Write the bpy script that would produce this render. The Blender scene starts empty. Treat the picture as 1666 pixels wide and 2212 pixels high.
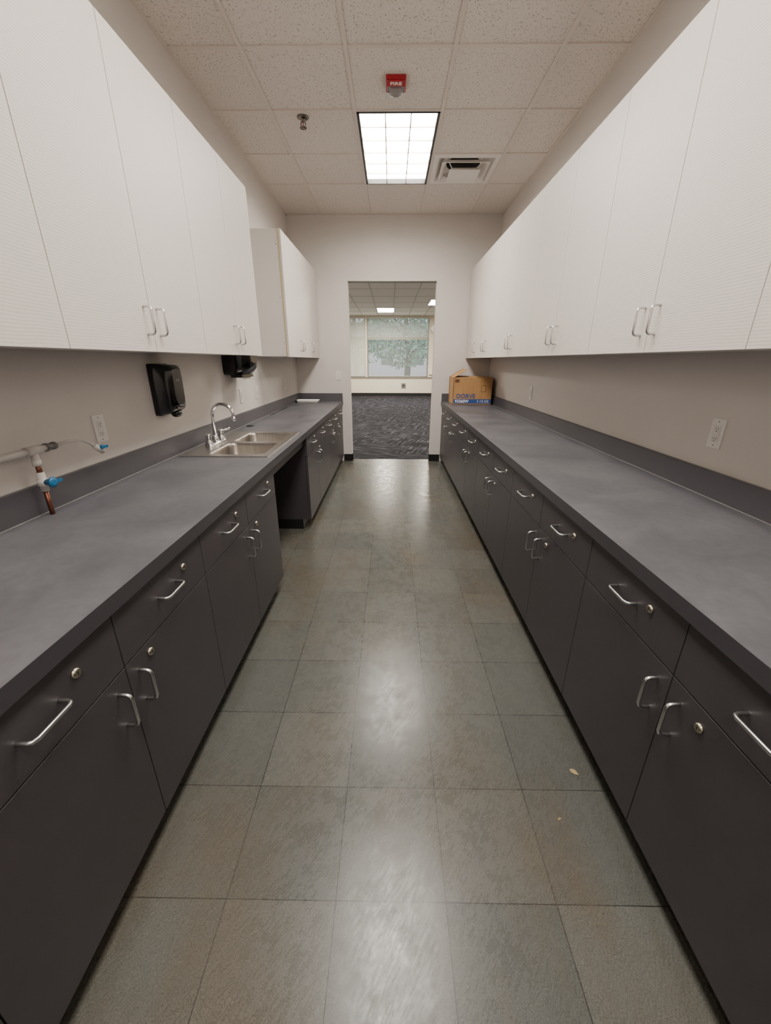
import bpy, bmesh, math, random
from mathutils import Vector, Matrix
random.seed(7)
scene = bpy.context.scene
D = bpy.data

# ------------------------------------------------------------------ helpers
def lin(c):
    out = []
    for v in c:
        v = v/255.0
        out.append(v/12.92 if v <= 0.04045 else ((v+0.055)/1.055)**2.4)
    return (out[0], out[1], out[2], 1.0)

class NT:
    def __init__(s, name):
        s.m = D.materials.new(name); s.m.use_nodes = True
        s.t = s.m.node_tree; s.n = s.t.nodes; s.l = s.t.links
        s.b = s.n['Principled BSDF']
    def node(s, typ, **kw):
        n = s.n.new(typ)
        for k, v in kw.items():
            setattr(n, k, v)
        return n
    def link(s, a, b): s.l.new(a, b)
    def pos(s):
        g = s.node('ShaderNodeNewGeometry'); return g.outputs['Position']
    def scaled(s, vec, sc):
        mp = s.node('ShaderNodeMapping'); mp.inputs['Scale'].default_value = sc; s.link(vec, mp.inputs['Vector']); return mp.outputs[0]
    def noise(s, vec, scale, detail=3, rough=0.5):
        n = s.node('ShaderNodeTexNoise'); n.inputs['Scale'].default_value = scale
        n.inputs['Detail'].default_value = detail; n.inputs['Roughness'].default_value = rough
        s.link(vec, n.inputs['Vector']); return n.outputs['Fac']
    def ramp(s, fac, stops):
        r = s.node('ShaderNodeValToRGB'); e = r.color_ramp.elements
        e[0].position = stops[0][0]; e[0].color = stops[0][1]
        e[1].position = stops[-1][0]; e[1].color = stops[-1][1]
        for p, c in stops[1:-1]:
            x = e.new(p); x.color = c
        s.link(fac, r.inputs['Fac']); return r.outputs['Color']
    def mix(s, fac, a, b, mode='MIX'):
        m = s.node('ShaderNodeMix', data_type='RGBA', blend_type=mode)
        for src, idx in ((fac, 0), (a, 6), (b, 7)):
            if hasattr(src, 'links'): s.link(src, m.inputs[idx])
            else: m.inputs[idx].default_value = src
        return m.outputs[2]
    def bump(s, h, strength, dist=0.002):
        b = s.node('ShaderNodeBump'); b.inputs['Strength'].default_value = strength
        b.inputs['Distance'].default_value = dist
        s.link(h, b.inputs['Height']); s.link(b.outputs['Normal'], s.b.inputs['Normal'])
    def color(s, c):
        if hasattr(c, 'links'): s.link(c, s.b.inputs['Base Color'])
        else: s.b.inputs['Base Color'].default_value = c

def g(v): return (v, v, v, 1)

def simple(name, rgb, rough=0.5, metal=0.0, var=0.06, vscale=6, bump=0, bscale=200, spec=0.5):
    t = NT(name); c = lin(rgb)
    p = t.pos(); f = t.noise(p, vscale, 4)
    a = tuple(min(1, x*(1-var)) for x in c[:3])+(1,); b = tuple(min(1, x*(1+var)) for x in c[:3])+(1,)
    t.color(t.ramp(f, [(0.3, a), (0.7, b)]))
    t.b.inputs['Roughness'].default_value = rough; t.b.inputs['Metallic'].default_value = metal
    t.b.inputs['Specular IOR Level'].default_value = spec
    if bump: t.bump(t.noise(p, bscale, 2), bump, 0.001)
    return t.m

def emit(name, rgb, strength):
    t = NT(name); t.color(g(0.8))
    t.b.inputs['Emission Color'].default_value = lin(rgb); t.b.inputs['Emission Strength'].default_value = strength
    return t.m

class B:
    def __init__(s, xf=None):
        s.v = []; s.f = []; s.mi = []; s.sm = []; s.mats = []; s.xf = xf
    def _m(s, m):
        if m not in s.mats: s.mats.append(m)
        return s.mats.index(m)
    def add(s, vs, fs, m, smooth=False):
        o = len(s.v)
        for p in vs:
            s.v.append(s.xf(*p) if s.xf else tuple(p))
        i = s._m(m)
        for f in fs:
            s.f.append([o+k for k in f]); s.mi.append(i); s.sm.append(smooth)
    def box(s, x0, x1, y0, y1, z0, z1, m):
        s.add([(x0,y0,z0),(x1,y0,z0),(x1,y1,z0),(x0,y1,z0),(x0,y0,z1),(x1,y0,z1),(x1,y1,z1),(x0,y1,z1)],
              [(0,3,2,1),(4,5,6,7),(0,1,5,4),(1,2,6,5),(2,3,7,6),(3,0,4,7)], m)
    def tube(s, pts, r, m, seg=10, caps=True):
        pts = [Vector(p) for p in pts]; n = len(pts); loops = []
        rs = r if isinstance(r, (list, tuple)) else [r]*n
        up = None
        for i, p in enumerate(pts):
            t = (pts[min(i+1, n-1)]-pts[max(i-1, 0)]).normalized()
            if up is None:
                up = Vector((0,0,1)) if abs(t.z) < 0.9 else Vector((1,0,0))
            a = (up - t*up.dot(t)).normalized(); b = t.cross(a); up = a
            loops.append([tuple(p+(a*math.cos(k*2*math.pi/seg)+b*math.sin(k*2*math.pi/seg))*rs[i]) for k in range(seg)])
        s.loft(loops, m, caps, True)
    def loft(s, loops, m, caps=True, smooth=True, cap0=None, cap1=None):
        n = len(loops[0]); vs = [p for L in loops for p in L]; fs = []
        for i in range(len(loops)-1):
            for k in range(n):
                k2 = (k+1) % n
                fs.append((i*n+k, i*n+k2, (i+1)*n+k2, (i+1)*n+k))
        s.add(vs, fs, m, smooth)
        o = len(s.v)-len(vs); i = s._m(m)
        c0 = caps if cap0 is None else cap0; c1 = caps if cap1 is None else cap1
        if c0: s.f.append([o+k for k in range(n)][::-1]); s.mi.append(i); s.sm.append(False)
        if c1: s.f.append([o+(len(loops)-1)*n+k for k in range(n)]); s.mi.append(i); s.sm.append(False)
    def lathe(s, c, prof, m, axis=(0,0,1), seg=20, caps=True):
        ax = Vector(axis).normalized(); a = Vector((1,0,0)) if abs(ax.x) < 0.9 else Vector((0,1,0))
        a = (a-ax*a.dot(ax)).normalized(); b = ax.cross(a); c = Vector(c)
        s.loft([[tuple(c+ax*h+(a*math.cos(k*2*math.pi/seg)+b*math.sin(k*2*math.pi/seg))*r) for k in range(seg)] for r, h in prof], m, caps, True)
    def build(s, name, bevel=0, parent=None, recalc=True):
        me = D.meshes.new(name); me.from_pydata(s.v, [], s.f)
        for m in s.mats: me.materials.append(m)
        for p, mi, sm in zip(me.polygons, s.mi, s.sm):
            p.material_index = mi; p.use_smooth = sm
        if recalc:
            bm = bmesh.new(); bm.from_mesh(me); bmesh.ops.recalc_face_normals(bm, faces=bm.faces); bm.to_mesh(me); bm.free()
        ob = D.objects.new(name, me); scene.collection.objects.link(ob)
        if bevel:
            md = ob.modifiers.new('Bevel', 'BEVEL'); md.width = bevel; md.segments = 2
            md.limit_method = 'ANGLE'; md.angle_limit = math.radians(55)
        if parent: ob.parent = parent
        return ob

def rr(w, h, r, n=5):
    pts = []
    for cx, cy, a0 in ((w/2-r, h/2-r, 0), (-w/2+r, h/2-r, 90), (-w/2+r, -h/2+r, 180), (w/2-r, -h/2+r, 270)):
        for k in range(n+1):
            a = math.radians(a0+90*k/n); pts.append((cx+r*math.cos(a), cy+r*math.sin(a)))
    return pts

def text(body, size, mat, loc, rot, name, parent, extr=0.0004, bold=False, align='CENTER'):
    cu = D.curves.new(name, 'FONT'); cu.body = body; cu.size = size; cu.extrude = extr
    cu.align_x = align; cu.align_y = 'CENTER'
    if bold: cu.offset = size*0.02
    ob = D.objects.new(name, cu); scene.collection.objects.link(ob)
    ob.rotation_euler = rot; ob.location = loc
    cu.materials.append(mat); ob.parent = parent
    return ob

# ------------------------------------------------------------------ materials
M_wall = simple('wall_paint', (207,201,196), 0.75, var=0.02, vscale=2, bump=0.15, bscale=350)
M_wall2 = simple('far_wall_paint', (222,214,196), 0.8, var=0.02, vscale=2)
M_base = simple('dark_laminate', (60,56,59), 0.45, var=0.05, vscale=14, bump=0.1, bscale=900, spec=0.4)
M_carc = simple('dark_carcass', (24,23,25), 0.7)
M_toe = simple('black_vinyl_base', (10,10,11), 0.5)
M_handle = simple('satin_nickel', (205,205,205), 0.28, 1.0, var=0.03)
M_lock = simple('lock_nickel', (188,181,164), 0.25, 1.0)
M_dark = simple('dark_recess', (8,8,9), 0.8)
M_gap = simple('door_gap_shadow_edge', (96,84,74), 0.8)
M_caulk = simple('grey_caulk', (140,137,136), 0.6)
M_chrome = simple('chrome', (225,225,228), 0.08, 1.0, var=0.01)
M_whitepl = simple('white_plastic', (226,222,217), 0.4, var=0.02)
M_blackpl = simple('black_gloss_plastic', (10,10,12), 0.12, var=0.05)
M_tbar = simple('ceiling_grid_metal', (212,203,195), 0.45, var=0.02)
M_frame = simple('fixture_dark_frame', (25,22,22), 0.4)
M_louver = simple('louver_white', (235,232,225), 0.3, var=0.01)
M_red = simple('alarm_red', (165,18,34), 0.35)
M_pvc = simple('pvc_grey_white', (205,200,195), 0.4)
M_grey = simple('grey_plastic', (110,108,108), 0.5)
M_ltgrey = simple('light_grey_metal', (165,163,158), 0.5)
M_blue = simple('valve_blue', (22,100,145), 0.35)
M_copper = simple('copper', (140,92,75), 0.4, 1.0)
M_rawedge = simple('raw_particle_edge', (190,178,135), 0.8, vscale=60, var=0.15)
M_melamine = simple('white_melamine', (216,211,205), 0.45, var=0.01)
M_paper = simple('paper_white', (235,233,228), 0.8)
M_leaf = simple('dry_leaf', (150,130,90), 0.7, vscale=90, var=0.2)
M_alum = simple('window_aluminium', (150,148,142), 0.4, 0.3)
M_blueink = simple('blue_ink', (40,70,130), 0.6)
M_brownink = simple('dark_print_ink', (95,60,35), 0.7)
M_whiteink = simple('white_ink', (235,235,230), 0.6)

# upper laminate with wavy ridges
t = NT('ridged_white_laminate'); p = t.pos()
w = t.node('ShaderNodeTexWave', wave_type='BANDS', bands_direction='Z', wave_profile='SIN')
w.inputs['Scale'].default_value = 34; w.inputs['Distortion'].default_value = 2.6
w.inputs['Detail'].default_value = 1; w.inputs['Detail Scale'].default_value = 0.35
t.link(p, w.inputs['Vector'])
t.color(t.ramp(w.outputs['Fac'], [(0.0, lin((207,200,194))), (1.0, lin((214,207,201)))]))
t.b.inputs['Roughness'].default_value = 0.5
t.bump(w.outputs['Fac'], 0.13, 0.0012)
M_upper = t.m

# countertop
t = NT('slate_laminate_counter'); p = t.pos()
f = t.noise(p, 3.2, 6, 0.6)
c1 = t.ramp(f, [(0.3, lin((78,78,83))), (0.7, lin((96,95,99)))])
f2 = t.noise(p, 40, 4)
c2 = t.ramp(f2, [(0.35, g(0.86)), (0.65, g(1.0))])
t.color(t.mix(1.0, c1, c2, 'MULTIPLY'))
t.link(t.ramp(f, [(0.3, g(0.34)), (0.7, g(0.46))]), t.b.inputs['Roughness'])
M_counter = t.m
M_edge = simple('slate_laminate_edge', (58,56,60), 0.45, var=0.04)
M_splash = simple('slate_backsplash', (76,74,79), 0.5, var=0.05)

# vinyl tile floor
t = NT('vinyl_tile_floor'); p = t.pos()
add = t.node('ShaderNodeVectorMath', operation='ADD'); add.inputs[1].default_value = (0.1434+30*0.3048, -0.02+30*0.315, 0)
t.link(p, add.inputs[0])
br = t.node('ShaderNodeTexBrick'); br.offset = 0; br.squash = 1
br.inputs['Scale'].default_value = 1; br.inputs['Brick Width'].default_value = 0.3048
br.inputs['Row Height'].default_value = 0.315; br.inputs['Mortar Size'].default_value = 0.0012
br.inputs['Mortar Smooth'].default_value = 0.1; br.inputs['Bias'].default_value = 0
br.inputs['Color1'].default_value = lin((73,74,70)); br.inputs['Color2'].default_value = lin((83,83,78))
br.inputs['Mortar'].default_value = lin((30,28,26))
t.link(add.outputs[0], br.inputs['Vector'])
st = t.noise(t.scaled(p, (1.6, 0.8, 1)), 1.3, 5, 0.6)
stain = t.ramp(st, [(0.46, g(0)), (0.70, g(0.6))])
c = t.mix(stain, br.outputs['Color'], lin((82,70,52)))
sp = t.noise(p, 260, 3, 0.7)
c = t.mix(1.0, c, t.ramp(sp, [(0.3, g(0.5)), (0.5, g(1.0)), (0.7, g(1.45))]), 'MULTIPLY')
vo = t.node('ShaderNodeTexVoronoi'); vo.inputs['Scale'].default_value = 34; t.link(p, vo.inputs['Vector'])
c = t.mix(t.ramp(vo.outputs['Distance'], [(0.03, g(0.35)), (0.07, g(0))]), c, lin((140,136,124)))
t.color(c)
sc = t.noise(p, 10, 8, 0.8)
r1 = t.ramp(sc, [(0.38, g(0.18)), (0.62, g(0.38))])
rt = t.node('ShaderNodeMapping'); rt.inputs['Rotation'].default_value = (0, 0, 0.6); t.link(p, rt.inputs['Vector'])
sc2 = t.noise(t.scaled(rt.outputs[0], (120, 22, 1)), 1, 6, 0.85)
t.link(t.mix(0.5, r1, t.ramp(sc2, [(0.35, g(0.16)), (0.65, g(0.40))])), t.b.inputs['Roughness'])
t.b.inputs['Specular IOR Level'].default_value = 0.42
t.bump(t.noise(p, 90, 4), 0.08, 0.001)
M_floor = t.m

# acoustic tile
t = NT('acoustic_ceiling_tile'); p = t.pos()
n1 = t.noise(p, 85, 4, 0.65); n2 = t.noise(p, 200, 2)
fis = t.ramp(n1, [(0.36, g(0.5)), (0.43, g(1.0))])
base = t.ramp(n2, [(0.3, lin((211,203,196))), (0.7, lin((229,221,214)))])
t.color(t.mix(1.0, base, fis, 'MULTIPLY')); t.b.inputs['Roughness'].default_value = 0.95
t.bump(n1, 0.3, 0.003)
M_tile = t.m
M_tilefar = simple('far_ceiling_tile', (246,245,243), 0.9, var=0.03, vscale=60)

# carpet: basket of plank tiles with streaks along each plank
t = NT('patterned_carpet_tile'); p = t.pos()
ck = t.node('ShaderNodeTexBrick'); ck.offset = 0.5; ck.squash = 1
ck.inputs['Scale'].default_value = 1; ck.inputs['Brick Width'].default_value = 0.6; ck.inputs['Row Height'].default_value = 0.3
ck.inputs['Mortar Size'].default_value = 0; ck.inputs['Color1'].default_value = g(0); ck.inputs['Color2'].default_value = g(1); t.link(p, ck.inputs['Vector'])
rt = t.node('ShaderNodeMapping'); rt.inputs['Rotation'].default_value = (0, 0, 0.35); t.link(p, rt.inputs['Vector'])
na = t.noise(t.scaled(rt.outputs[0], (3.0, 32, 1)), 1, 2, 0.4); nb = t.noise(t.scaled(rt.outputs[0], (32, 3.0, 1)), 1, 2, 0.4)
mm = t.mix(t.ramp(ck.outputs['Color'], [(0.48, g(0)), (0.52, g(1))]), na, nb)
t.color(t.ramp(mm, [(0.48, lin((28,28,32))), (0.55, lin((48,48,55))), (0.66, lin((78,78,85)))]))
t.b.inputs['Roughness'].default_value = 0.95; t.b.inputs['Specular IOR Level'].default_value = 0.1
M_carpet = t.m

# brushed steel
t = NT('brushed_stainless'); p = t.pos()
n1 = t.noise(t.scaled(p, (400, 12, 12)), 1, 2)
t.color(t.ramp(n1, [(0.3, lin((175,170,164))), (0.7, lin((205,200,194)))])); t.b.inputs['Metallic'].default_value = 1
t.b.inputs['Roughness'].default_value = 0.28
M_steel = t.m

# cardboard
t = NT('cardboard'); p = t.pos()
n1 = t.noise(t.scaled(p, (160, 160, 4)), 1, 2)
t.color(t.ramp(n1, [(0.3, lin((158,118,74))), (0.7, lin((172,132,86)))])); t.b.inputs['Roughness'].default_value = 0.8
M_card = t.m

t = NT('clear_strobe_lens'); t.color(lin((220,215,215))); t.b.inputs['Roughness'].default_value = 0.08
t.b.inputs['Transmission Weight'].default_value = 0.6
p = t.pos(); t.bump(t.noise(p, 90, 2), 0.3, 0.002)
M_strobe = t.m
t = NT('window_glass'); t.color(g(1)); t.b.inputs['Roughness'].default_value = 0.0
t.b.inputs['Transmission Weight'].default_value = 1.0; t.b.inputs['IOR'].default_value = 1.02
M_glass = t.m
t = NT('blind_slat'); t.color(lin((205,205,196))); t.b.inputs['Roughness'].default_value = 0.6
M_blind = t.m
M_green = simple('tree_foliage', (130,158,132), 0.8, vscale=1.5, var=0.5)
M_bark = simple('tree_bark', (100,88,80), 0.9, vscale=10, var=0.3)
M_grass = simple('lawn', (135,155,120), 0.9, vscale=3, var=0.2)
M_house = simple('pale_stucco', (215,200,202), 0.8)
M_lamp = emit('lamp_diffuser', (255,248,238), 40.0)
M_lampfar = emit('far_lamp_diffuser', (255,244,226), 100.0)

# ------------------------------------------------------------------ dimensions
XL, XR = -1.307, 1.355
YB, YE = -1.65, 5.85
H = 3.07
CT = 0.864
CL, CR = -0.677, 0.712
FL, FR = -0.690, 0.726
UL, UR = -0.978, 1.012
UB, UT = 1.436, 2.478
WT = 0.12
DX0, DX1, DH = -0.567, 0.582, 2.36
RX0, RX1, RY1 = -5.0, 5.0, 17.6
CXS = [-0.875, -0.272, 0.355, 0.965]
RYS = [-1.22, -0.61, 0.0, 0.61, 1.22, 1.83, 2.44, 3.055, 3.677, 4.325, 4.955]

# ------------------------------------------------------------------ shell
b = B(); b.box(XL-WT, XR+WT, YB-WT, YE+WT, -0.05, 0, M_floor); b.build('floor')
b = B(); b.box(RX0, RX1, YE+WT, RY1, -0.05, 0.004, M_carpet); b.build('floor_carpet')
b = B(); b.box(XL-WT, XL, YB, YE, 0, H+0.15, M_wall); b.build('wall_left')
b = B(); b.box(XR, XR+WT, YB, YE, 0, H+0.15, M_wall); b.build('wall_right')
b = B(); b.box(XL-WT, XR+WT, YB-WT, YB, 0, H+0.15, M_wall); b.build('wall_back')
b = B()
b.box(RX0, DX0, YE, YE+WT, 0, H+0.15, M_wall); b.box(DX1, RX1, YE, YE+WT, 0, H+0.15, M_wall)
b.box(DX0, DX1, YE, YE+WT, DH, H+0.15, M_wall)
b.build('wall_end')
b = B(); b.box(RX0-WT, RX0, YE, RY1, 0, H+0.15, M_wall2); b.build('wall_far_room_left')
b = B(); b.box(RX1, RX1+WT, YE, RY1, 0, H+0.15, M_wall2); b.build('wall_far_room_right')
WZ0, WZ1 = 0.76, 3.02
W1 = (-4.2, -1.06); W2 = (-0.98, 1.53)
b = B()
b.box(RX0-WT, W1[0], RY1, RY1+WT, 0, H+0.15, M_wall2); b.box(W2[1], RX1+WT, RY1, RY1+WT, 0, H+0.15, M_wall2)
b.box(W1[0], W2[1], RY1, RY1+WT, 0, WZ0, M_wall2); b.box(W1[0], W2[1], RY1, RY1+WT, WZ1, H+0.15, M_wall2)
b.box(W1[1], W2[0], RY1, RY1+WT, WZ0, WZ1, M_wall2)
b.build('wall_far')
b = B()
b.box(CL-0.012, DX0+0.008, YE-0.008, YE-0.0005, 0.001, 0.1, M_toe); b.box(DX0+0.0005, DX0+0.008, YE-0.008, YE+WT, 0.001, 0.1, M_toe)
b.build('baseboard_end_left')
b = B()
b.box(DX1-0.008, CR+0.012, YE-0.008, YE-0.0005, 0.001, 0.1, M_toe); b.box(DX1-0.008, DX1-0.0005, YE-0.008, YE+WT, 0.001, 0.1, M_toe)
b.build('baseboard_end_right')
b = B(); b.box(RX0, RX1, RY1-0.01, RY1-0.0005, 0.005, 0.12, M_toe); b.build('baseboard_far')
b = B(); b.box(XL, XR, YB+0.0005, YB+0.01, 0.001, 0.1, M_toe); b.build('baseboard_back')
b = B(); b.box(DX0, DX1, YE-0.004, YE+WT+0.004, DH-0.006, DH-0.0005, M_alum); b.build('trim_1')

# ------------------------------------------------------------------ ceiling
cols = [XL]+CXS+[XR]; rows = [YB]+RYS+[YE]
fixtures = [(3.677, 4.955), (1.22, 2.44), (-1.22, 0.0)]
FX0, FX1 = CXS[1], CXS[2]
vent_cell = (0.355, 0.965, 4.325, 4.955)
b = B()
for i in range(len(cols)-1):
    for j in range(len(rows)-1):
        x0, x1, y0, y1 = cols[i], cols[i+1], rows[j], rows[j+1]
        if abs(x0-FX0) < 1e-3 and any(y0 >= a-1e-3 and y1 <= c_+1e-3 for a, c_ in fixtures): continue
        if abs(x0-vent_cell[0]) < 1e-3 and abs(y0-vent_cell[2]) < 1e-3: continue
        z = H+random.uniform(0.001, 0.004)
        b.box(x0, x1, y0, y1, z, z+0.02, M_tile)
b.box(XL-WT, XR+WT, YB-WT, YE+WT, H+0.3, H+0.34, M_dark)
for x in (XL-0.02, XR): b.box(x, x+0.02, YB, YE, H+0.13, H+0.3, M_dark)
b.box(XL, XR, YE-0.02, YE, H+0.13, H+0.3, M_dark)
b.build('ceiling')
b = B(); tw = 0.012
for x in CXS: b.box(x-tw, x+tw, YB, YE, H-0.004, H+0.03, M_tbar)
for y in RYS:
    segs = [(XL, XR)]
    if any(a+0.1 < y < c_-0.1 for a, c_ in fixtures): segs = [(XL, FX0), (FX1, XR)]
    for a, c_ in segs: b.box(a, c_, y-tw, y+tw, H-0.0035, H+0.028, M_tbar)
b.box(XL, XL+0.022, YB, YE, H-0.003, H+0.001, M_tbar); b.box(XR-0.022, XR, YB, YE, H-0.003, H+0.001, M_tbar)
b.box(XL, XR, YE-0.022, YE, H-0.003, H+0.001, M_tbar)
b.build('trim_ceiling_grid')
b = B(); b.box(RX0, RX1, YE+WT, RY1, H+0.002, H+0.05, M_tilefar); b.build('ceiling_far_room')
b = B()
x = -4.8
while x < 5: b.box(x-0.009, x+0.009, YE+WT, RY1, H-0.004, H+0.002, M_ltgrey); x += 0.61
y = 6.4
while y < RY1: b.box(RX0, RX1, y-0.009, y+0.009, H-0.003, H+0.002, M_ltgrey); y += 1.22
b.build('trim_far_ceiling_grid')

# ------------------------------------------------------------------ troffer lights
def troffer(x0, x1, y0, y1):
    b = B(); x0 += tw; x1 -= tw; y0 += tw; y1 -= tw
    fw = 0.018
    for a in ((x0, x1, y0, y0+fw), (x0, x1, y1-fw, y1), (x0, x0+fw, y0, y1), (x1-fw, x1, y0, y1)):
        b.box(a[0], a[1], a[2], a[3], H-0.006, H+0.09, M_frame)
    b.box(x0, x1, y0, y1, H+0.09, H+0.1, M_louver)
    ix0, ix1, iy0, iy1 = x0+fw, x1-fw, y0+fw, y1-fw
    b.add([(ix0, iy0, H+0.035), (ix1, iy0, H+0.035), (ix1, iy1, H+0.035), (ix0, iy1, H+0.035)], [(0, 3, 2, 1)], M_lamp)
    def blade(p0, p1, axis):
        for (h0, w0, h1, w1) in ((0.002, 0.0045, 0.012, 0.0045), (0.012, 0.0045, 0.033, 0.002)):
            pts = []
            for hh, ww in ((h0, w0), (h1, w1)):
                if axis == 'x': pts += [(p0[0]-ww, p0[1], H+hh), (p0[0]+ww, p0[1], H+hh), (p0[0]+ww, p1[1], H+hh), (p0[0]-ww, p1[1], H+hh)]
                else: pts += [(p0[0], p0[1]-ww, H+hh), (p1[0], p0[1]-ww, H+hh), (p1[0], p0[1]+ww, H+hh), (p0[0], p0[1]+ww, H+hh)]
            b.add(pts, [(0,3,2,1),(4,5,6,7),(0,1,5,4),(1,2,6,5),(2,3,7,6),(3,0,4,7)], M_louver)
    for k in range(1, 3):
        x = ix0+(ix1-ix0)*k/3; blade((x, iy0), (x, iy1), 'x')
    for k in range(1, 6):
        y = iy0+(iy1-iy0)*k/6; blade((ix0, y), (ix1, y), 'y')
    return b.build('troffer_light', recalc=False)
for a, c_ in fixtures: troffer(FX0, FX1, a, c_)
for (x, y) in ((1.45, 8.6), (1.45, 13.6), (-2.4, 8.6), (-2.4, 13.2), (-0.2, 15.6)):
    b = B(); b.box(x-0.3, x+0.3, y-0.6, y+0.6, H-0.02, H-0.001, M_louver)
    b.add([(x-0.28, y-0.58, H-0.022), (x+0.28, y-0.58, H-0.022), (x+0.28, y+0.58, H-0.022), (x-0.28, y+0.58, H-0.022)], [(0,3,2,1)], M_lampfar)
    b.build('ceiling_panel_light', recalc=False)

# ------------------------------------------------------------------ air vent
b = B(); cx, cy = 0.66, 4.64; hx, hy = 0.292, 0.302
def ring(a0, b0, z0, a1, b1, z1, m):
    b.loft([[(cx-a0, cy-b0, z0), (cx+a0, cy-b0, z0), (cx+a0, cy+b0, z0), (cx-a0, cy+b0, z0)],
            [(cx-a1, cy-b1, z1), (cx+a1, cy-b1, z1), (cx+a1, cy+b1, z1), (cx-a1, cy+b1, z1)]], m, False, False)
M_vent = simple('vent_white_metal', (226,221,216), 0.4, var=0.02)
ring(hx, hy, H-0.002, 0.25, 0.25, H-0.004, M_vent)
ring(0.25, 0.25, H-0.004, 0.19, 0.19, H+0.05, M_vent)
ring(0.19, 0.19, H+0.05, 0.10, 0.10, H+0.055, M_vent)
ring(0.215, 0.215, H-0.020, 0.175, 0.175, H+0.012, M_vent)
ring(0.215, 0.215, H-0.020, 0.209, 0.209, H-0.022, M_vent); ring(0.209, 0.209, H-0.022, 0.17, 0.17, H+0.010, M_vent)
ring(0.14, 0.14, H-0.046, 0.11, 0.11, H-0.022, M_vent)
b.box(cx-0.14, cx+0.14, cy-0.14, cy+0.14, H-0.050, H-0.046, M_vent)
for sx in (-0.1, 0.1):
    for sy in (-0.1, 0.1): b.tube([(cx+sx, cy+sy, H-0.046), (cx+sx*1.7, cy+sy*1.7, H+0.03)], 0.004, M_vent, 6)
b.lathe((cx, cy, H+0.045), [(0.155, 0), (0.15, 0.002), (0.15, 0.1)], M_dark, seg=32)
b.lathe((cx, cy, H+0.043), [(0.15, 0.0), (0.0, 0.0005)], M_dark, seg=32, caps=False)
b.box(cx-hx, cx+hx, cy-hy, cy+hy, H+0.16, H+0.165, M_dark)
ring(hx, hy, H, hx, hy, H+0.16, M_dark)
b.build('air_vent', recalc=False)

# ------------------------------------------------------------------ fire strobe
b = B(); fx, fy = 0.02, 3.36
b.box(fx-0.063, fx+0.063, fy-0.065, fy+0.075, H-0.022, H+0.0005, M_red)
b.box(fx-0.058, fx+0.058, fy-0.06, fy+0.0, H-0.028, H-0.022, M_red)
b.box(fx-0.055, fx+0.055, fy+0.005, fy+0.07, H-0.026, H-0.022, M_chrome)
b.loft([[(fx+p_[0], fy+0.037+p_[1], H-z_) for p_ in rr(0.09*s_, 0.06*s_, 0.02*s_)] for z_, s_ in ((0.026, 1), (0.04, 0.95), (0.052, 0.75), (0.057, 0.4))], M_strobe)
fa = b.build('fire_alarm_strobe', 0.002)
text('FIRE', 0.042, M_whiteink, (fx, fy-0.03, H-0.0285), (math.pi, 0, 0), 'fire_lettering', fa, bold=True)

# ------------------------------------------------------------------ sprinkler
b = B(); sx, sy = -0.66, 3.76
M_spr = simple('sprinkler_metal', (120,112,104), 0.3, 1.0)
b.lathe((sx, sy, H), [(0.042, 0.001), (0.040, -0.006), (0.022, -0.012), (0.014, -0.014), (0.012, -0.028), (0.008, -0.03)], M_spr)
for s_ in (-1, 1):
    b.tube([(sx+s_*0.01, sy, H-0.024), (sx+s_*0.018, sy, H-0.036), (sx+s_*0.014, sy, H-0.052), (sx, sy, H-0.062)], 0.0035, M_spr, 6)
b.tube([(sx, sy, H-0.028), (sx, sy, H-0.058)], 0.003, M_red, 6)
b.lathe((sx, sy, H-0.062), [(0.006, 0.003), (0.026, 0), (0.026, -0.002), (0.005, -0.004)], M_spr)
b.build('fire_sprinkler')

# ------------------------------------------------------------------ cabinets
def pull(b, d0, y, z, axis, L=0.1016, m=None):
    m = m or M_handle; h = L/2; o = 0.032; r = 0.012
    prof = [(-h, 0), (-h*0.99, o-r), (-h*0.99+r*0.3, o-r*0.3), (-h*0.99+r, o), (h*0.99-r, o), (h*0.99-r*0.3, o-r*0.3), (h*0.99, o-r), (h, 0)]
    pts = [((d0+q, y+p_, z) if axis == 'y' else (d0+q, y, z+p_)) for p_, q in prof]
    b.tube(pts, 0.0048, m, 8)
def lock(b, d0, y, z):
    b.lathe((d0, y, z), [(0.0125, 0), (0.0125, 0.003), (0.0095, 0.007), (0.0085, 0.0075)], M_lock, axis=(1, 0, 0), seg=16)
    b.box(d0+0.0072, d0+0.0082, y-0.001, y+0.001, z-0.005, z+0.005, M_dark)

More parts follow.
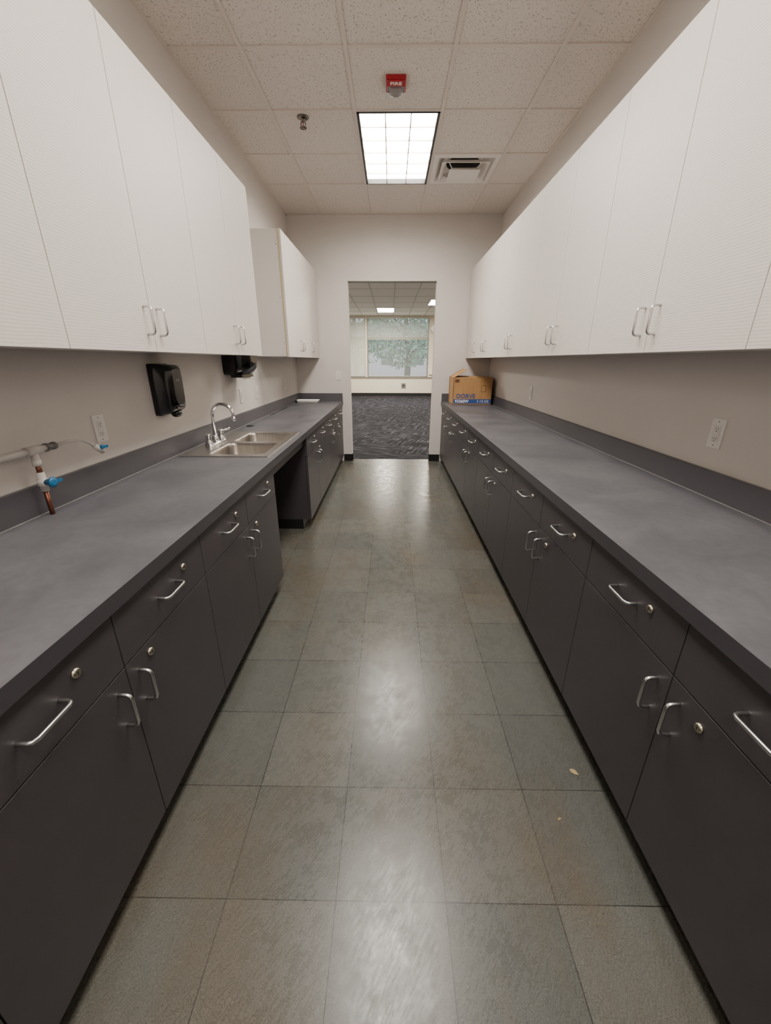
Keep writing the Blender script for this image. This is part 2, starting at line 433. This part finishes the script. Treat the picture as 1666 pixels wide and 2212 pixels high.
def base_unit(s, y0, y1, doors=2, single_handle=1):
    xf = FL if s < 0 else FR; wall = XL if s < 0 else XR
    dep = abs(wall-xf)-0.002
    b = B(lambda d, y, z: (xf - s*d, y, z))
    th = 0.019
    b.box(-dep, -th-0.001, y0+0.0005, y1-0.0005, 0.09, CT-0.0455, M_carc)
    b.box(-dep, -th-0.001, y0+0.0003, y0+0.003, 0.09, CT-0.0455, M_base); b.box(-dep, -th-0.001, y1-0.003, y1-0.0003, 0.09, CT-0.0455, M_base)
    b.box(-dep, -0.075, y0+0.0005, y1-0.0005, 0.001, 0.09, M_toe)
    wd = (y1-y0)/doors; gp = 0.0017
    for k in range(doors):
        a, c_ = y0+wd*k+gp, y0+wd*(k+1)-gp
        b.box(-th, 0, a, c_, 0.092, 0.648, M_base); b.box(-th, 0, a, c_, 0.652, 0.810, M_base)
        yc = (a+c_)/2
        pull(b, 0, yc, 0.735, 'y')
        lock(b, 0, yc-0.11 if s > 0 else yc+0.105, 0.757)
        if doors == 2: yh = c_-0.043 if k == 0 else a+0.043
        else: yh = a+0.043 if single_handle > 0 else c_-0.043
        pull(b, 0, yh, 0.55, 'z')
        if s < 0 and (k == 1 or doors == 1): lock(b, 0, yh+0.058, 0.615)
        if s > 0 and k == 0: lock(b, 0, yh-0.068, 0.60)
    return b.build('base_cabinet', 0.0012)

W = 0.484
yl = 0.338
for k in (-2, -1, 0, 1): base_unit(-1, yl+2*W*k, yl+2*W*(k+1))
KN0 = yl+4*W; KN1 = 3.255
base_unit(-1, KN1, KN1+2*W); base_unit(-1, KN1+2*W, KN1+4*W)
base_unit(-1, KN1+4*W, YE-0.07, 1)
b = B(); b.box(XL+0.002, FL-0.004, YE-0.07, YE-0.002, 0.09, CT-0.046, M_base); b.box(XL+0.002, FL-0.08, YE-0.07, YE-0.002, 0.001, 0.09, M_toe); b.build('cabinet_filler_panel')
yr = 0.322; WR = 0.492
for k in (-2, -1, 0, 1, 2, 3): base_unit(1, yr+2*WR*k, yr+2*WR*(k+1))
base_unit(1, yr+8*WR, yr+10*WR)
b_end = yr+10*WR
base_unit(1, b_end, YE-0.06, 1)
b = B(); b.box(FR+0.004, XR-0.002, YE-0.06, YE-0.002, 0.09, CT-0.046, M_base); b.box(FR+0.08, XR-0.002, YE-0.06, YE-0.002, 0.001, 0.09, M_toe); b.build('cabinet_filler_panel')
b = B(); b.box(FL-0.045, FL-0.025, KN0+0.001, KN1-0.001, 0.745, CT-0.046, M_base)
b.box(XL+0.001, XL+0.006, KN0+0.001, KN1-0.001, 0.1, CT-0.25, M_base); b.box(XL+0.001, XL+0.01, KN0+0.001, KN1-0.001, 0.001, 0.1, M_toe)  # dark back panel added to stand in for shade inside the knee space
b.build('knee_space_apron_shade_panel')

def upper_unit(s, y0, y1, doors=2, end0=False, single_side=1):
    xf = UL if s < 0 else UR; wall = XL if s < 0 else XR
    dep = abs(wall-xf)-0.001; th = 0.019
    b = B(lambda d, y, z: (xf - s*d, y, z))
    b.box(-dep, -th-0.0018, y0+0.0005, y1-0.0005, UB, UT, M_melamine)
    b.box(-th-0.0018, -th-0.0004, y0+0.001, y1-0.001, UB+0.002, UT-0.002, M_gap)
    if end0:
        b.box(-th-0.012, -th-0.0012, y0-0.0015, y0+0.003, UB, UT, M_rawedge)
        for zz in (UB+0.12, UB+0.5, UT-0.12): b.box(-0.05, -0.044, y0-0.001, y0+0.002, zz, zz+0.006, M_dark)
        b.box(-0.2, -0.04, y0-0.001, y0+0.03, UB-0.012, UB+0.001, M_grey)
    wd = (y1-y0)/doors; gp = 0.0016
    for k in range(doors):
        a, c_ = y0+wd*k+gp, y0+wd*(k+1)-gp
        b.box(-th, 0, a, c_, UB-0.004, UT, M_upper)
        if doors in (2, 3): yh = c_-0.045 if k == 0 else a+0.045
        else: yh = a+0.05 if single_side > 0 else c_-0.05
        pull(b, 0, yh, UB+0.112, 'z')
    return b.build('wall_cabinet', 0.001)
yu = 0.334; WU = 0.4845
for k in (-2, -1, 0, 1, 2): upper_unit(-1, yu+2*WU*k, yu+2*WU*(k+1))
upper_unit(-1, 4.12, YE-0.012, 3, end0=True)
yv = 0.262; WV = 0.4915
for k in (-1, 0, 1, 2, 3, 4): upper_unit(1, yv+2*WV*k, yv+2*WV*(k+1))
upper_unit(1, yv-4*WV+0.06, yv-2*WV, 2)
upper_unit(1, yv+10*WV, YE-0.012, 1)

# ------------------------------------------------------------------ countertops
b = B(); z0, z1 = CT-0.045, CT
sx0, sx1, sy0, sy1 = -1.24, -0.745, 2.34, 3.15
ya, yz = YB+0.001, YE-0.001
e = 0.0015
def slab(x0, x1, y0, y1): b.box(x0, x1, y0, y1, z0, z1, M_counter)
slab(XL+0.0005, CL-e, ya, sy0); slab(XL+0.0005, CL-e, sy1, yz); slab(XL+0.0005, sx0, sy0, sy1); slab(sx1, CL-e, sy0, sy1)
b.box(CL-e, CL, ya, yz, z0, z1, M_edge)
b.box(XL+0.0005, XL+0.02, ya, yz, z1, z1+0.105, M_splash)
b.box(XL+0.02, XL+0.0225, ya, yz, z1, z1+0.0022, M_caulk); b.box(XL+0.0002, XL+0.003, ya, yz, z1+0.105, z1+0.108, M_caulk)
b.box(XL+0.02, CL-0.004, yz-0.018, yz, z1, z1+0.105, M_splash)
b.build('countertop')
b = B()
b.box(CR+e, XR-0.0005, ya, yz, z0, z1, M_counter); b.box(CR, CR+e, ya, yz, z0, z1, M_edge)
b.box(XR-0.02, XR-0.0005, ya, yz, z1, z1+0.105, M_splash); b.box(CR+0.004, XR-0.02, yz-0.018, yz, z1, z1+0.105, M_splash)
b.box(XR-0.0225, XR-0.02, ya, yz, z1, z1+0.0022, M_caulk); b.box(XR-0.003, XR-0.0002, ya, yz, z1+0.105, z1+0.108, M_caulk)
b.build('countertop')

# ------------------------------------------------------------------ sink
b = B(); rx0, rx1, ry0, ry1 = -1.255, -0.725, 2.31, 3.175
bx0, bx1 = -1.105, -0.765
bowls = [(2.355, 2.715), (2.765, 3.125)]
zt = CT+0.006
def rim(x0, x1, y0, y1): b.box(x0, x1, y0, y1, CT+0.0005, zt, M_steel)
rim(rx0, bx0, ry0, ry1); rim(bx1, rx1, ry0, ry1); rim(bx0, bx1, ry0, bowls[0][0]); rim(bx0, bx1, bowls[0][1], bowls[1][0]); rim(bx0, bx1, bowls[1][1], ry1)
for y0, y1 in bowls:
    cx_, cy_ = (bx0+bx1)/2, (y0+y1)/2; w_, h_ = bx1-bx0, y1-y0
    L = []
    for (sh, r_, z_) in ((0, 0.0005, zt), (0.004, 0.05, zt), (0.010, 0.05, zt-0.006), (0.014, 0.05, zt-0.02), (0.022, 0.05, zt-0.15), (0.035, 0.05, zt-0.168), (0.07, 0.05, zt-0.176), (0.25, 0.03, zt-0.18)):
        L.append([(cx_+p_[0], cy_+p_[1], z_) for p_ in rr(w_-sh, h_-sh, r_)])
    b.loft(L, M_steel, cap0=False, cap1=True)
    b.lathe((cx_, cy_, zt-0.1795), [(0.045, 0), (0.045, 0.003), (0.036, 0.003), (0.03, 0.0005)], M_chrome)
    b.lathe((cx_, cy_, zt-0.178), [(0.028, 0), (0.02, 0.001)], M_dark)
b.build('kitchen_sink', recalc=False)

# ------------------------------------------------------------------ faucet
b = B(); fx, fy = -1.19, 2.70; fz = zt+0.0005
b.loft([[(fx+p_[0], fy+p_[1], fz+z_) for p_ in rr(0.055*s_, 0.26*s_, 0.025*s_)] for z_, s_ in ((0, 1), (0.010, 0.98), (0.016, 0.88))], M_chrome)
b.lathe((fx, fy, fz+0.014), [(0.024, 0), (0.022, 0.02), (0.015, 0.035), (0.0125, 0.05)], M_chrome)
pts = [(fx, fy, fz+0.05), (fx, fy, 1.06)]
for k in range(1, 13):
    a = math.pi*k/12; pts.append((fx+0.07-0.07*math.cos(a), fy, 1.06+0.07*math.sin(a)))
pts.append((fx+0.14, fy, 1.045)); b.tube(pts, 0.0105, M_chrome, 14)
b.lathe((fx+0.14, fy, 1.046), [(0.0125, 0), (0.0125, -0.02), (0.01, -0.024)], M_chrome)
for s_ in (-1, 1):
    hy = fy+s_*0.1
    b.lathe((fx, hy, fz+0.012), [(0.027, 0), (0.024, 0.012), (0.017, 0.03), (0.016, 0.045), (0.02, 0.052), (0.018, 0.064), (0.008, 0.07)], M_chrome)
    b.tube([(fx, hy, fz+0.068), (fx+0.02, hy+s_*0.012, fz+0.074), (fx+0.055, hy+s_*0.03, fz+0.082)], [0.007, 0.006, 0.008], M_chrome, 8)
b.build('gooseneck_faucet')

# ------------------------------------------------------------------ dispensers
def yz_loop(x, cy, cz, w, h, r): return [(x, cy+p_[0], cz+p_[1]) for p_ in rr(w, h, r)]
b = B()
x0 = XL+0.001
b.loft([yz_loop(x0, 2.33, 1.245, 0.165, 0.275, 0.012), yz_loop(x0+0.03, 2.33, 1.245, 0.165, 0.275, 0.014), yz_loop(x0+0.034, 2.33, 1.245, 0.158, 0.268, 0.02),
        yz_loop(x0+0.08, 2.33, 1.25, 0.150, 0.255, 0.03), yz_loop(x0+0.105, 2.33, 1.255, 0.135, 0.235, 0.035), yz_loop(x0+0.115, 2.33, 1.26, 0.10, 0.19, 0.04)], M_blackpl)
b.loft([[(x0+0.075+p_[0], 2.33+p_[1], z_) for p_ in rr(0.05*s_, 0.06*s_, 0.02*s_)] for z_, s_ in ((1.13, 1.0), (1.112, 1.0), (1.10, 0.8), (1.095, 0.5))], M_blackpl)
b.box(x0+0.104, x0+0.1152, 2.31, 2.35, 1.29, 1.305, M_grey)
b.build('soap_dispenser')
b = B()
cy_ = 3.42
b.loft([yz_loop(x0-0.0008, cy_, 1.47, 0.29, 0.36, 0.03), yz_loop(x0+0.08, cy_, 1.47, 0.30, 0.37, 0.04), yz_loop(x0+0.15, cy_, 1.475, 0.29, 0.35, 0.06),
        yz_loop(x0+0.19, cy_, 1.485, 0.25, 0.30, 0.07), yz_loop(x0+0.205, cy_, 1.49, 0.18, 0.22, 0.07)], M_blackpl)
b.box(x0+0.05, x0+0.14, cy_-0.13, cy_+0.13, 1.272, 1.295, M_blackpl)
b.box(x0+0.128, x0+0.129, cy_-0.1, cy_+0.1, 1.255, 1.29, M_paper)
b.build('paper_towel_dispenser')

# ------------------------------------------------------------------ wall plates
def plate(name, xf, kind='decora', w=0.072, h=0.117):
    b = B(xf)
    b.box(0.0003, 0.005, -w/2, w/2, -h/2, h/2, M_whitepl)
    b.box(0.005, 0.0065, -0.0175, 0.0175, -0.034, 0.034, M_melamine)
    if kind == 'outlet':
        for zc in (-0.02, 0.02):
            b.box(0.0065, 0.0069, -0.0075, -0.0055, zc-0.005, zc+0.005, M_dark); b.box(0.0065, 0.0069, 0.0055, 0.0075, zc-0.004, zc+0.004, M_dark)
            b.box(0.0065, 0.0069, -0.002, 0.002, zc-0.012, zc-0.008, M_dark)
        b.box(0.0065, 0.008, -0.007, 0.007, -0.0035, 0.0035, M_whitepl)
    elif kind == 'duplex':
        b.box(0.0065, 0.0068, -0.0175, 0.0175, -0.002, 0.002, M_grey)
        for zc in (-0.02, 0.02):
            b.box(0.0065, 0.0069, -0.0075, -0.0055, zc-0.005, zc+0.005, M_dark); b.box(0.0065, 0.0069, 0.0055, 0.0075, zc-0.004, zc+0.004, M_dark)
    else:
        b.box(0.0065, 0.012, -0.006, 0.006, -0.012, 0.012, M_whitepl)
    for zc in (-0.048, 0.048): b.lathe((0.005, 0, zc), [(0.003, 0), (0.003, 0.0006)], M_grey, axis=(1, 0, 0), seg=8)
    return b.build(name, 0.0008)
lw = lambda y, z: (lambda d, u, v: (XL+d, y+u, z+v))
rw = lambda y, z: (lambda d, u, v: (XR-d, y+u, z+v))
ew = lambda x, z: (lambda d, u, v: (x+u, YE-d, z+v))
fw_ = lambda x, z: (lambda d, u, v: (x+u, RY1-d, z+v))
plate('electrical_outlet', lw(1.79, 1.113), 'outlet')
plate('electrical_outlet', lw(3.60, 1.11), 'duplex')
plate('light_switch', lw(4.02, 1.11), 'switch')
plate('electrical_outlet', lw(5.12, 1.13), 'duplex')
plate('electrical_outlet', rw(1.68, 1.12), 'outlet')
plate('electrical_outlet', rw(4.03, 1.11), 'duplex')
plate('light_switch', ew(-0.73, 1.205), 'switch')
plate('electrical_outlet', fw_(0.27, 0.42), 'duplex', 0.16, 0.12)
b = B(fw_(0.53, 0.42)); b.box(0.001, 0.03, -0.09, 0.09, -0.09, 0.09, M_grey); b.box(0.03, 0.036, -0.03, 0.03, -0.03, 0.03, M_dark); b.build('wall_data_port')
b = B(fw_(1.70, 0.95)); b.box(0.001, 0.06, -0.14, 0.14, -0.1, 0.1, M_wall2); b.box(0.06, 0.065, -0.1, 0.1, -0.06, 0.06, M_whitepl); b.build('wall_junction_box', 0.008)
b = B()
b.tube([(1.72, RY1-0.002, 2.62), (1.72, RY1-0.35, 2.66)], 0.03, M_whitepl); b.tube([(1.62, RY1-0.5, 2.55), (1.85, RY1-0.28, 2.75)], 0.09, M_whitepl, 12)
b.build('security_camera')

# ------------------------------------------------------------------ water-line plumbing
b = B(); px, py = -1.255, 1.37
b.tube([(px, py, CT+0.0005), (px, py, CT+0.09)], 0.008, M_copper)
b.lathe((px, py, CT+0.09), [(0.013, 0), (0.013, 0.02), (0.017, 0.02), (0.017, 0.045), (0.013, 0.045), (0.013, 0.07)], M_pvc)
b.lathe((px+0.012, py, CT+0.123), [(0.012, 0), (0.012, 0.02), (0.019, 0.022), (0.019, 0.028), (0.008, 0.031)], M_blue, axis=(1, 0, 0))
b.box(px+0.034, px+0.041, py-0.005, py+0.04, CT+0.118, CT+0.128, M_blue)
b.tube([(px, py, CT+0.16), (px, py, CT+0.185)], 0.009, M_copper)
b.lathe((px, py, CT+0.183), [(0.014, 0), (0.014, 0.02), (0.012, 0.02), (0.012, 0.045)], M_pvc)
zt_ = 1.102
b.tube([(px, 1.0, zt_), (px, 1.43, zt_)], 0.012, M_pvc, 14)
b.tube([(XL+0.001, 1.0, zt_), (px+0.012, 1.0, zt_)], 0.013, M_pvc, 14)
b.lathe((px, 1.34, zt_), [(0.016, 0), (0.016, 0.06)], M_pvc, axis=(0, 1, 0)); b.lathe((px, 1.42, zt_), [(0.015, 0), (0.015, 0.012), (0.011, 0.016), (0.011, 0.03), (0.014, 0.032), (0.014, 0.045)], M_grey, axis=(0, 1, 0))
tb = [(px, 1.46, zt_), (px+0.003, 1.53, zt_+0.004), (px+0.010, 1.585, zt_-0.002), (px+0.016, 1.615, zt_-0.018), (px+0.022, 1.645, zt_-0.045)]
b.tube(tb, 0.005, M_pvc, 8)
b.tube([(px+0.020, 1.635, zt_-0.036), (px+0.032, 1.665, zt_-0.066)], 0.012, M_pvc, 10)
b.tube([(px+0.03, 1.655, zt_-0.048), (px+0.046, 1.655, zt_-0.042)], 0.009, M_blue, 10); b.box(px+0.042, px+0.048, 1.64, 1.68, zt_-0.05, zt_-0.04, M_blue)
b.build('water_supply_pipe')

# ------------------------------------------------------------------ things on counters
b = B(); cz = CT+0.001
bx0, bx1, by0, by1 = 0.80, 1.30, 5.36, 5.76; bh = 0.335; th = 0.004
b.box(bx0, bx1, by0, by1, cz, cz+th, M_card)
b.box(bx0, bx1, by0, by0+th, cz, cz+bh, M_card); b.box(bx0, bx1, by1-th, by1, cz, cz+bh, M_card)
b.box(bx0, bx0+th, by0, by1, cz, cz+bh, M_card); b.box(bx1-th, bx1, by0, by1, cz, cz+bh, M_card)
def flap(p0, p1, p2, p3):
    q = [Vector(p_) for p_ in (p0, p1, p2, p3)]; n_ = (q[1]-q[0]).cross(q[3]-q[0]).normalized()*th
    b.add([tuple(v) for v in q]+[tuple(v+n_) for v in q], [(0,3,2,1),(4,5,6,7),(0,1,5,4),(1,2,6,5),(2,3,7,6),(3,0,4,7)], M_card)
zt2 = cz+bh
flap((bx0, by0, zt2), (bx0, by1, zt2), (bx0+0.17, by1-0.01, zt2+0.10), (bx0+0.17, by0+0.01, zt2+0.10))
flap((bx1, by1, zt2), (bx1, by0, zt2), (bx1-0.2, by0, zt2+0.01), (bx1-0.2, by1, zt2+0.01))
flap((bx0, by1, zt2), (bx1, by1, zt2), (bx1, by1-0.19, zt2+0.005), (bx0, by1-0.19, zt2+0.005))
flap((bx1, by0, zt2), (bx0+0.02, by0, zt2), (bx0+0.02, by0+0.19, zt2+0.02), (bx1, by0+0.19, zt2+0.005))
fy_ = by0-0.0006
b.box(bx0+0.01, bx1-0.0, fy_, by0, cz+0.015, cz+0.07, M_blueink)
b.box(bx1-0.14, bx1-0.08, fy_, by0, cz+0.16, cz+0.24, M_brownink)
b.box(bx1-0.135, bx1-0.085, fy_-0.0004, by0, cz+0.166, cz+0.234, M_card)
b.box(bx0+0.02, bx0+0.075, fy_, by0, bh+cz-0.06, bh+cz-0.02, M_brownink)
bo = b.build('cardboard_box')
R90 = (math.pi/2, 0, 0)
text('DORVE', 0.075, M_blueink, (bx0+0.045, by0-0.001, cz+0.105), R90, 'box_brand_lettering', bo, bold=True, align='LEFT')
text('93360W', 0.05, M_whiteink, (bx0+0.03, by0-0.0015, cz+0.042), R90, 'box_code_lettering', bo, bold=True, align='LEFT')
text('5 1/2 OZ', 0.04, M_whiteink, (bx1-0.11, by0-0.0015, cz+0.042), R90, 'box_size_lettering', bo)

b = B()
b.loft([[(-1.13+p_[0], 5.62+p_[1], CT+0.0008+z_) for p_ in rr(0.30*s_, 0.16*s_, 0.03*s_)] for z_, s_ in ((0, 0.92), (0.03, 1.0), (0.034, 1.0), (0.034, 0.95), (0.012, 0.88))], M_paper)
b.build('white_plastic_tray')
b = B(); b.lathe((-1.225, 3.50, CT+0.0005), [(0.034, 0), (0.034, 0.003), (0.026, 0.004), (0.024, 0.0008)], M_blackpl); b.build('cable_grommet')
b = B(); b.tube([(-1.26, 4.25, CT+0.004), (-1.255, 4.45, CT+0.004), (-1.27, 4.7, CT+0.004), (-1.262, 5.0, CT+0.004)], 0.0035, M_blackpl, 6); b.build('black_cable')
def leaf(x, y, s_, a):
    b = B(); ca, sa = math.cos(a), math.sin(a)
    P = [(-1, 0, 0.1), (-0.5, 0.35, 0.35), (0.2, 0.42, 0.3), (1, 0, 0.1), (0.2, -0.35, 0.02), (-0.5, -0.3, 0.02), (0, 0, 0.25)]
    P = [(x+s_*(u*ca-v*sa), y+s_*(u*sa+v*ca), 0.001+s_*w_) for u, v, w_ in P]
    b.add(P, [(0,1,6),(1,2,6),(2,3,6),(3,4,6),(4,5,6),(5,0,6)], M_leaf); b.build('dry_leaf', recalc=False)
leaf(0.675, 1.03, 0.017, -0.7); leaf(0.56, 0.87, 0.008, 0.4)

# ------------------------------------------------------------------ windows
def window(name, x0, x1, rails):
    b = B(); f_ = 0.045; y0, y1 = RY1+0.02, RY1+0.09
    for a in ((x0, x1, WZ0, WZ0+f_), (x0, x1, WZ1-f_, WZ1), (x0, x0+f_, WZ0, WZ1), (x1-f_, x1, WZ0, WZ1)):
        b.box(a[0], a[1], y0, y1, a[2], a[3], M_alum)
    for z in rails: b.box(x0, x1, y0, y1, z-0.05, z+0.05, M_alum)
    b.box(x0+f_, x1-f_, RY1+0.05, RY1+0.056, WZ0+f_, WZ1-f_, M_glass)
    b.build(name)
window('window_1', W1[0], W1[1], [2.25]); window('window_2', W2[0], W2[1], [2.25])
def blinds(x0, x1, sects):
    b = B()
    b.box(x0, x1, RY1-0.02, RY1+0.018, 2.97, 3.01, M_blind)
    for z0, z1, ang in sects:
        z = z0; ca, sa = 0.0125*math.cos(ang), 0.0125*math.sin(ang)
        while z < z1:
            b.add([(x0, RY1-ca, z-sa), (x1, RY1-ca, z-sa), (x1, RY1+ca, z+sa), (x0, RY1+ca, z+sa)], [(0, 1, 2, 3)], M_blind); z += 0.024
    b.box(x0, x1, RY1-0.012, RY1+0.012, sects[0][0]-0.03, sects[0][0]-0.012, M_blind)
    x = x0+0.2
    while x < x1: b.box(x-0.002, x+0.002, RY1-0.014, RY1-0.013, sects[0][0], 2.97, M_blind); x += 0.6
    b.build('window_blind', recalc=False)
blinds(W1[0]+0.01, W1[1]-0.01, [(0.82, 2.97, 0.95)]); blinds(W2[0]+0.01, W2[1]-0.01, [(0.82, 2.20, 0.2), (2.20, 2.97, 0.6)])
b = B(); b.box(RX0, RX1, RY1-0.05, RY1-0.001, WZ0-0.03, WZ0, M_alum); b.build('trim_window_sill')

# ------------------------------------------------------------------ outdoors
b = B(); b.box(-30, 30, RY1+WT+0.01, RY1+50, -0.3, -0.2, M_grass); b.build('lawn_ground')
b = B(); b.box(-9, 4, 44, 50, -0.2, 3.4, M_house); b.loft([[(-9.5, 43.5, 3.4), (4.5, 43.5, 3.4), (4.5, 50.5, 3.4), (-9.5, 50.5, 3.4)], [(-9, 46.5, 5.2), (4, 46.5, 5.2), (4, 47.5, 5.2), (-9, 47.5, 5.2)]], M_grey, smooth=False)
for x in (-7, -4, -1, 2): b.box(x, x+1.2, 43.96, 44, 1.0, 2.3, M_grey)
b.build('neighbouring_house')
def tree(x, y, h, r, n):
    b = B(); b.tube([(x, y, -0.2), (x+0.1, y, h*0.3), (x-0.1, y, h*0.6), (x, y, h*0.85)], [0.2, 0.15, 0.1, 0.03], M_bark, 8)
    for k in range(7):
        a = k*0.9; b.tube([(x, y, h*(0.3+0.06*k)), (x+math.cos(a)*r*0.4, y+math.sin(a)*r*0.4, h*(0.42+0.06*k)), (x+math.cos(a)*r*0.8, y+math.sin(a)*r*0.8, h*(0.46+0.07*k))], [0.07, 0.05, 0.02], M_bark, 6)
    for k in range(n):
        v = Vector((random.gauss(0, 1), random.gauss(0, 1), random.gauss(0, 1))).normalized()*random.uniform(0.35, 1)**0.5
        c_ = Vector((x, y, h*0.62))+Vector((v.x*r, v.y*r, v.z*h*0.46))
        u = Vector((random.gauss(0, 1), random.gauss(0, 1), random.gauss(0, 1))).normalized()*0.13; w_ = u.orthogonal().normalized()*0.09
        b.add([tuple(c_-u), tuple(c_+w_), tuple(c_+u), tuple(c_-w_)], [(0, 1, 2, 3)], M_green)
    b.build('leafy_tree', recalc=False)
tree(0.9, 24.5, 5.5, 2.4, 2200); tree(-2.4, 29, 6.5, 3.0, 2000); tree(3.8, 34, 7, 3.2, 2000)

# ------------------------------------------------------------------ world
w = D.worlds.new('World'); scene.world = w; w.use_nodes = True
bg = w.node_tree.nodes['Background']; bg.inputs['Color'].default_value = (0.74, 0.82, 1.0, 1); bg.inputs['Strength'].default_value = 2.6

# ------------------------------------------------------------------ camera
Yw = Vector((12, 327, -862)).normalized(); Zw = Vector((5, 2272, 862)); Zw = (Zw-Yw*Zw.dot(Yw)).normalized(); Xw = Yw.cross(Zw)
Mx = Matrix((Xw, Yw, Zw)).to_4x4(); Mx.translation = Vector((0, 0, 1.4))
cam = D.cameras.new('camera'); co = D.objects.new('camera', cam); scene.collection.objects.link(co)
co.matrix_world = Mx; cam.sensor_fit = 'VERTICAL'; cam.sensor_height = 24; cam.lens = 24*862/2212; cam.clip_start = 0.02; cam.clip_end = 200
scene.camera = co
scene.view_settings.view_transform = 'AgX'
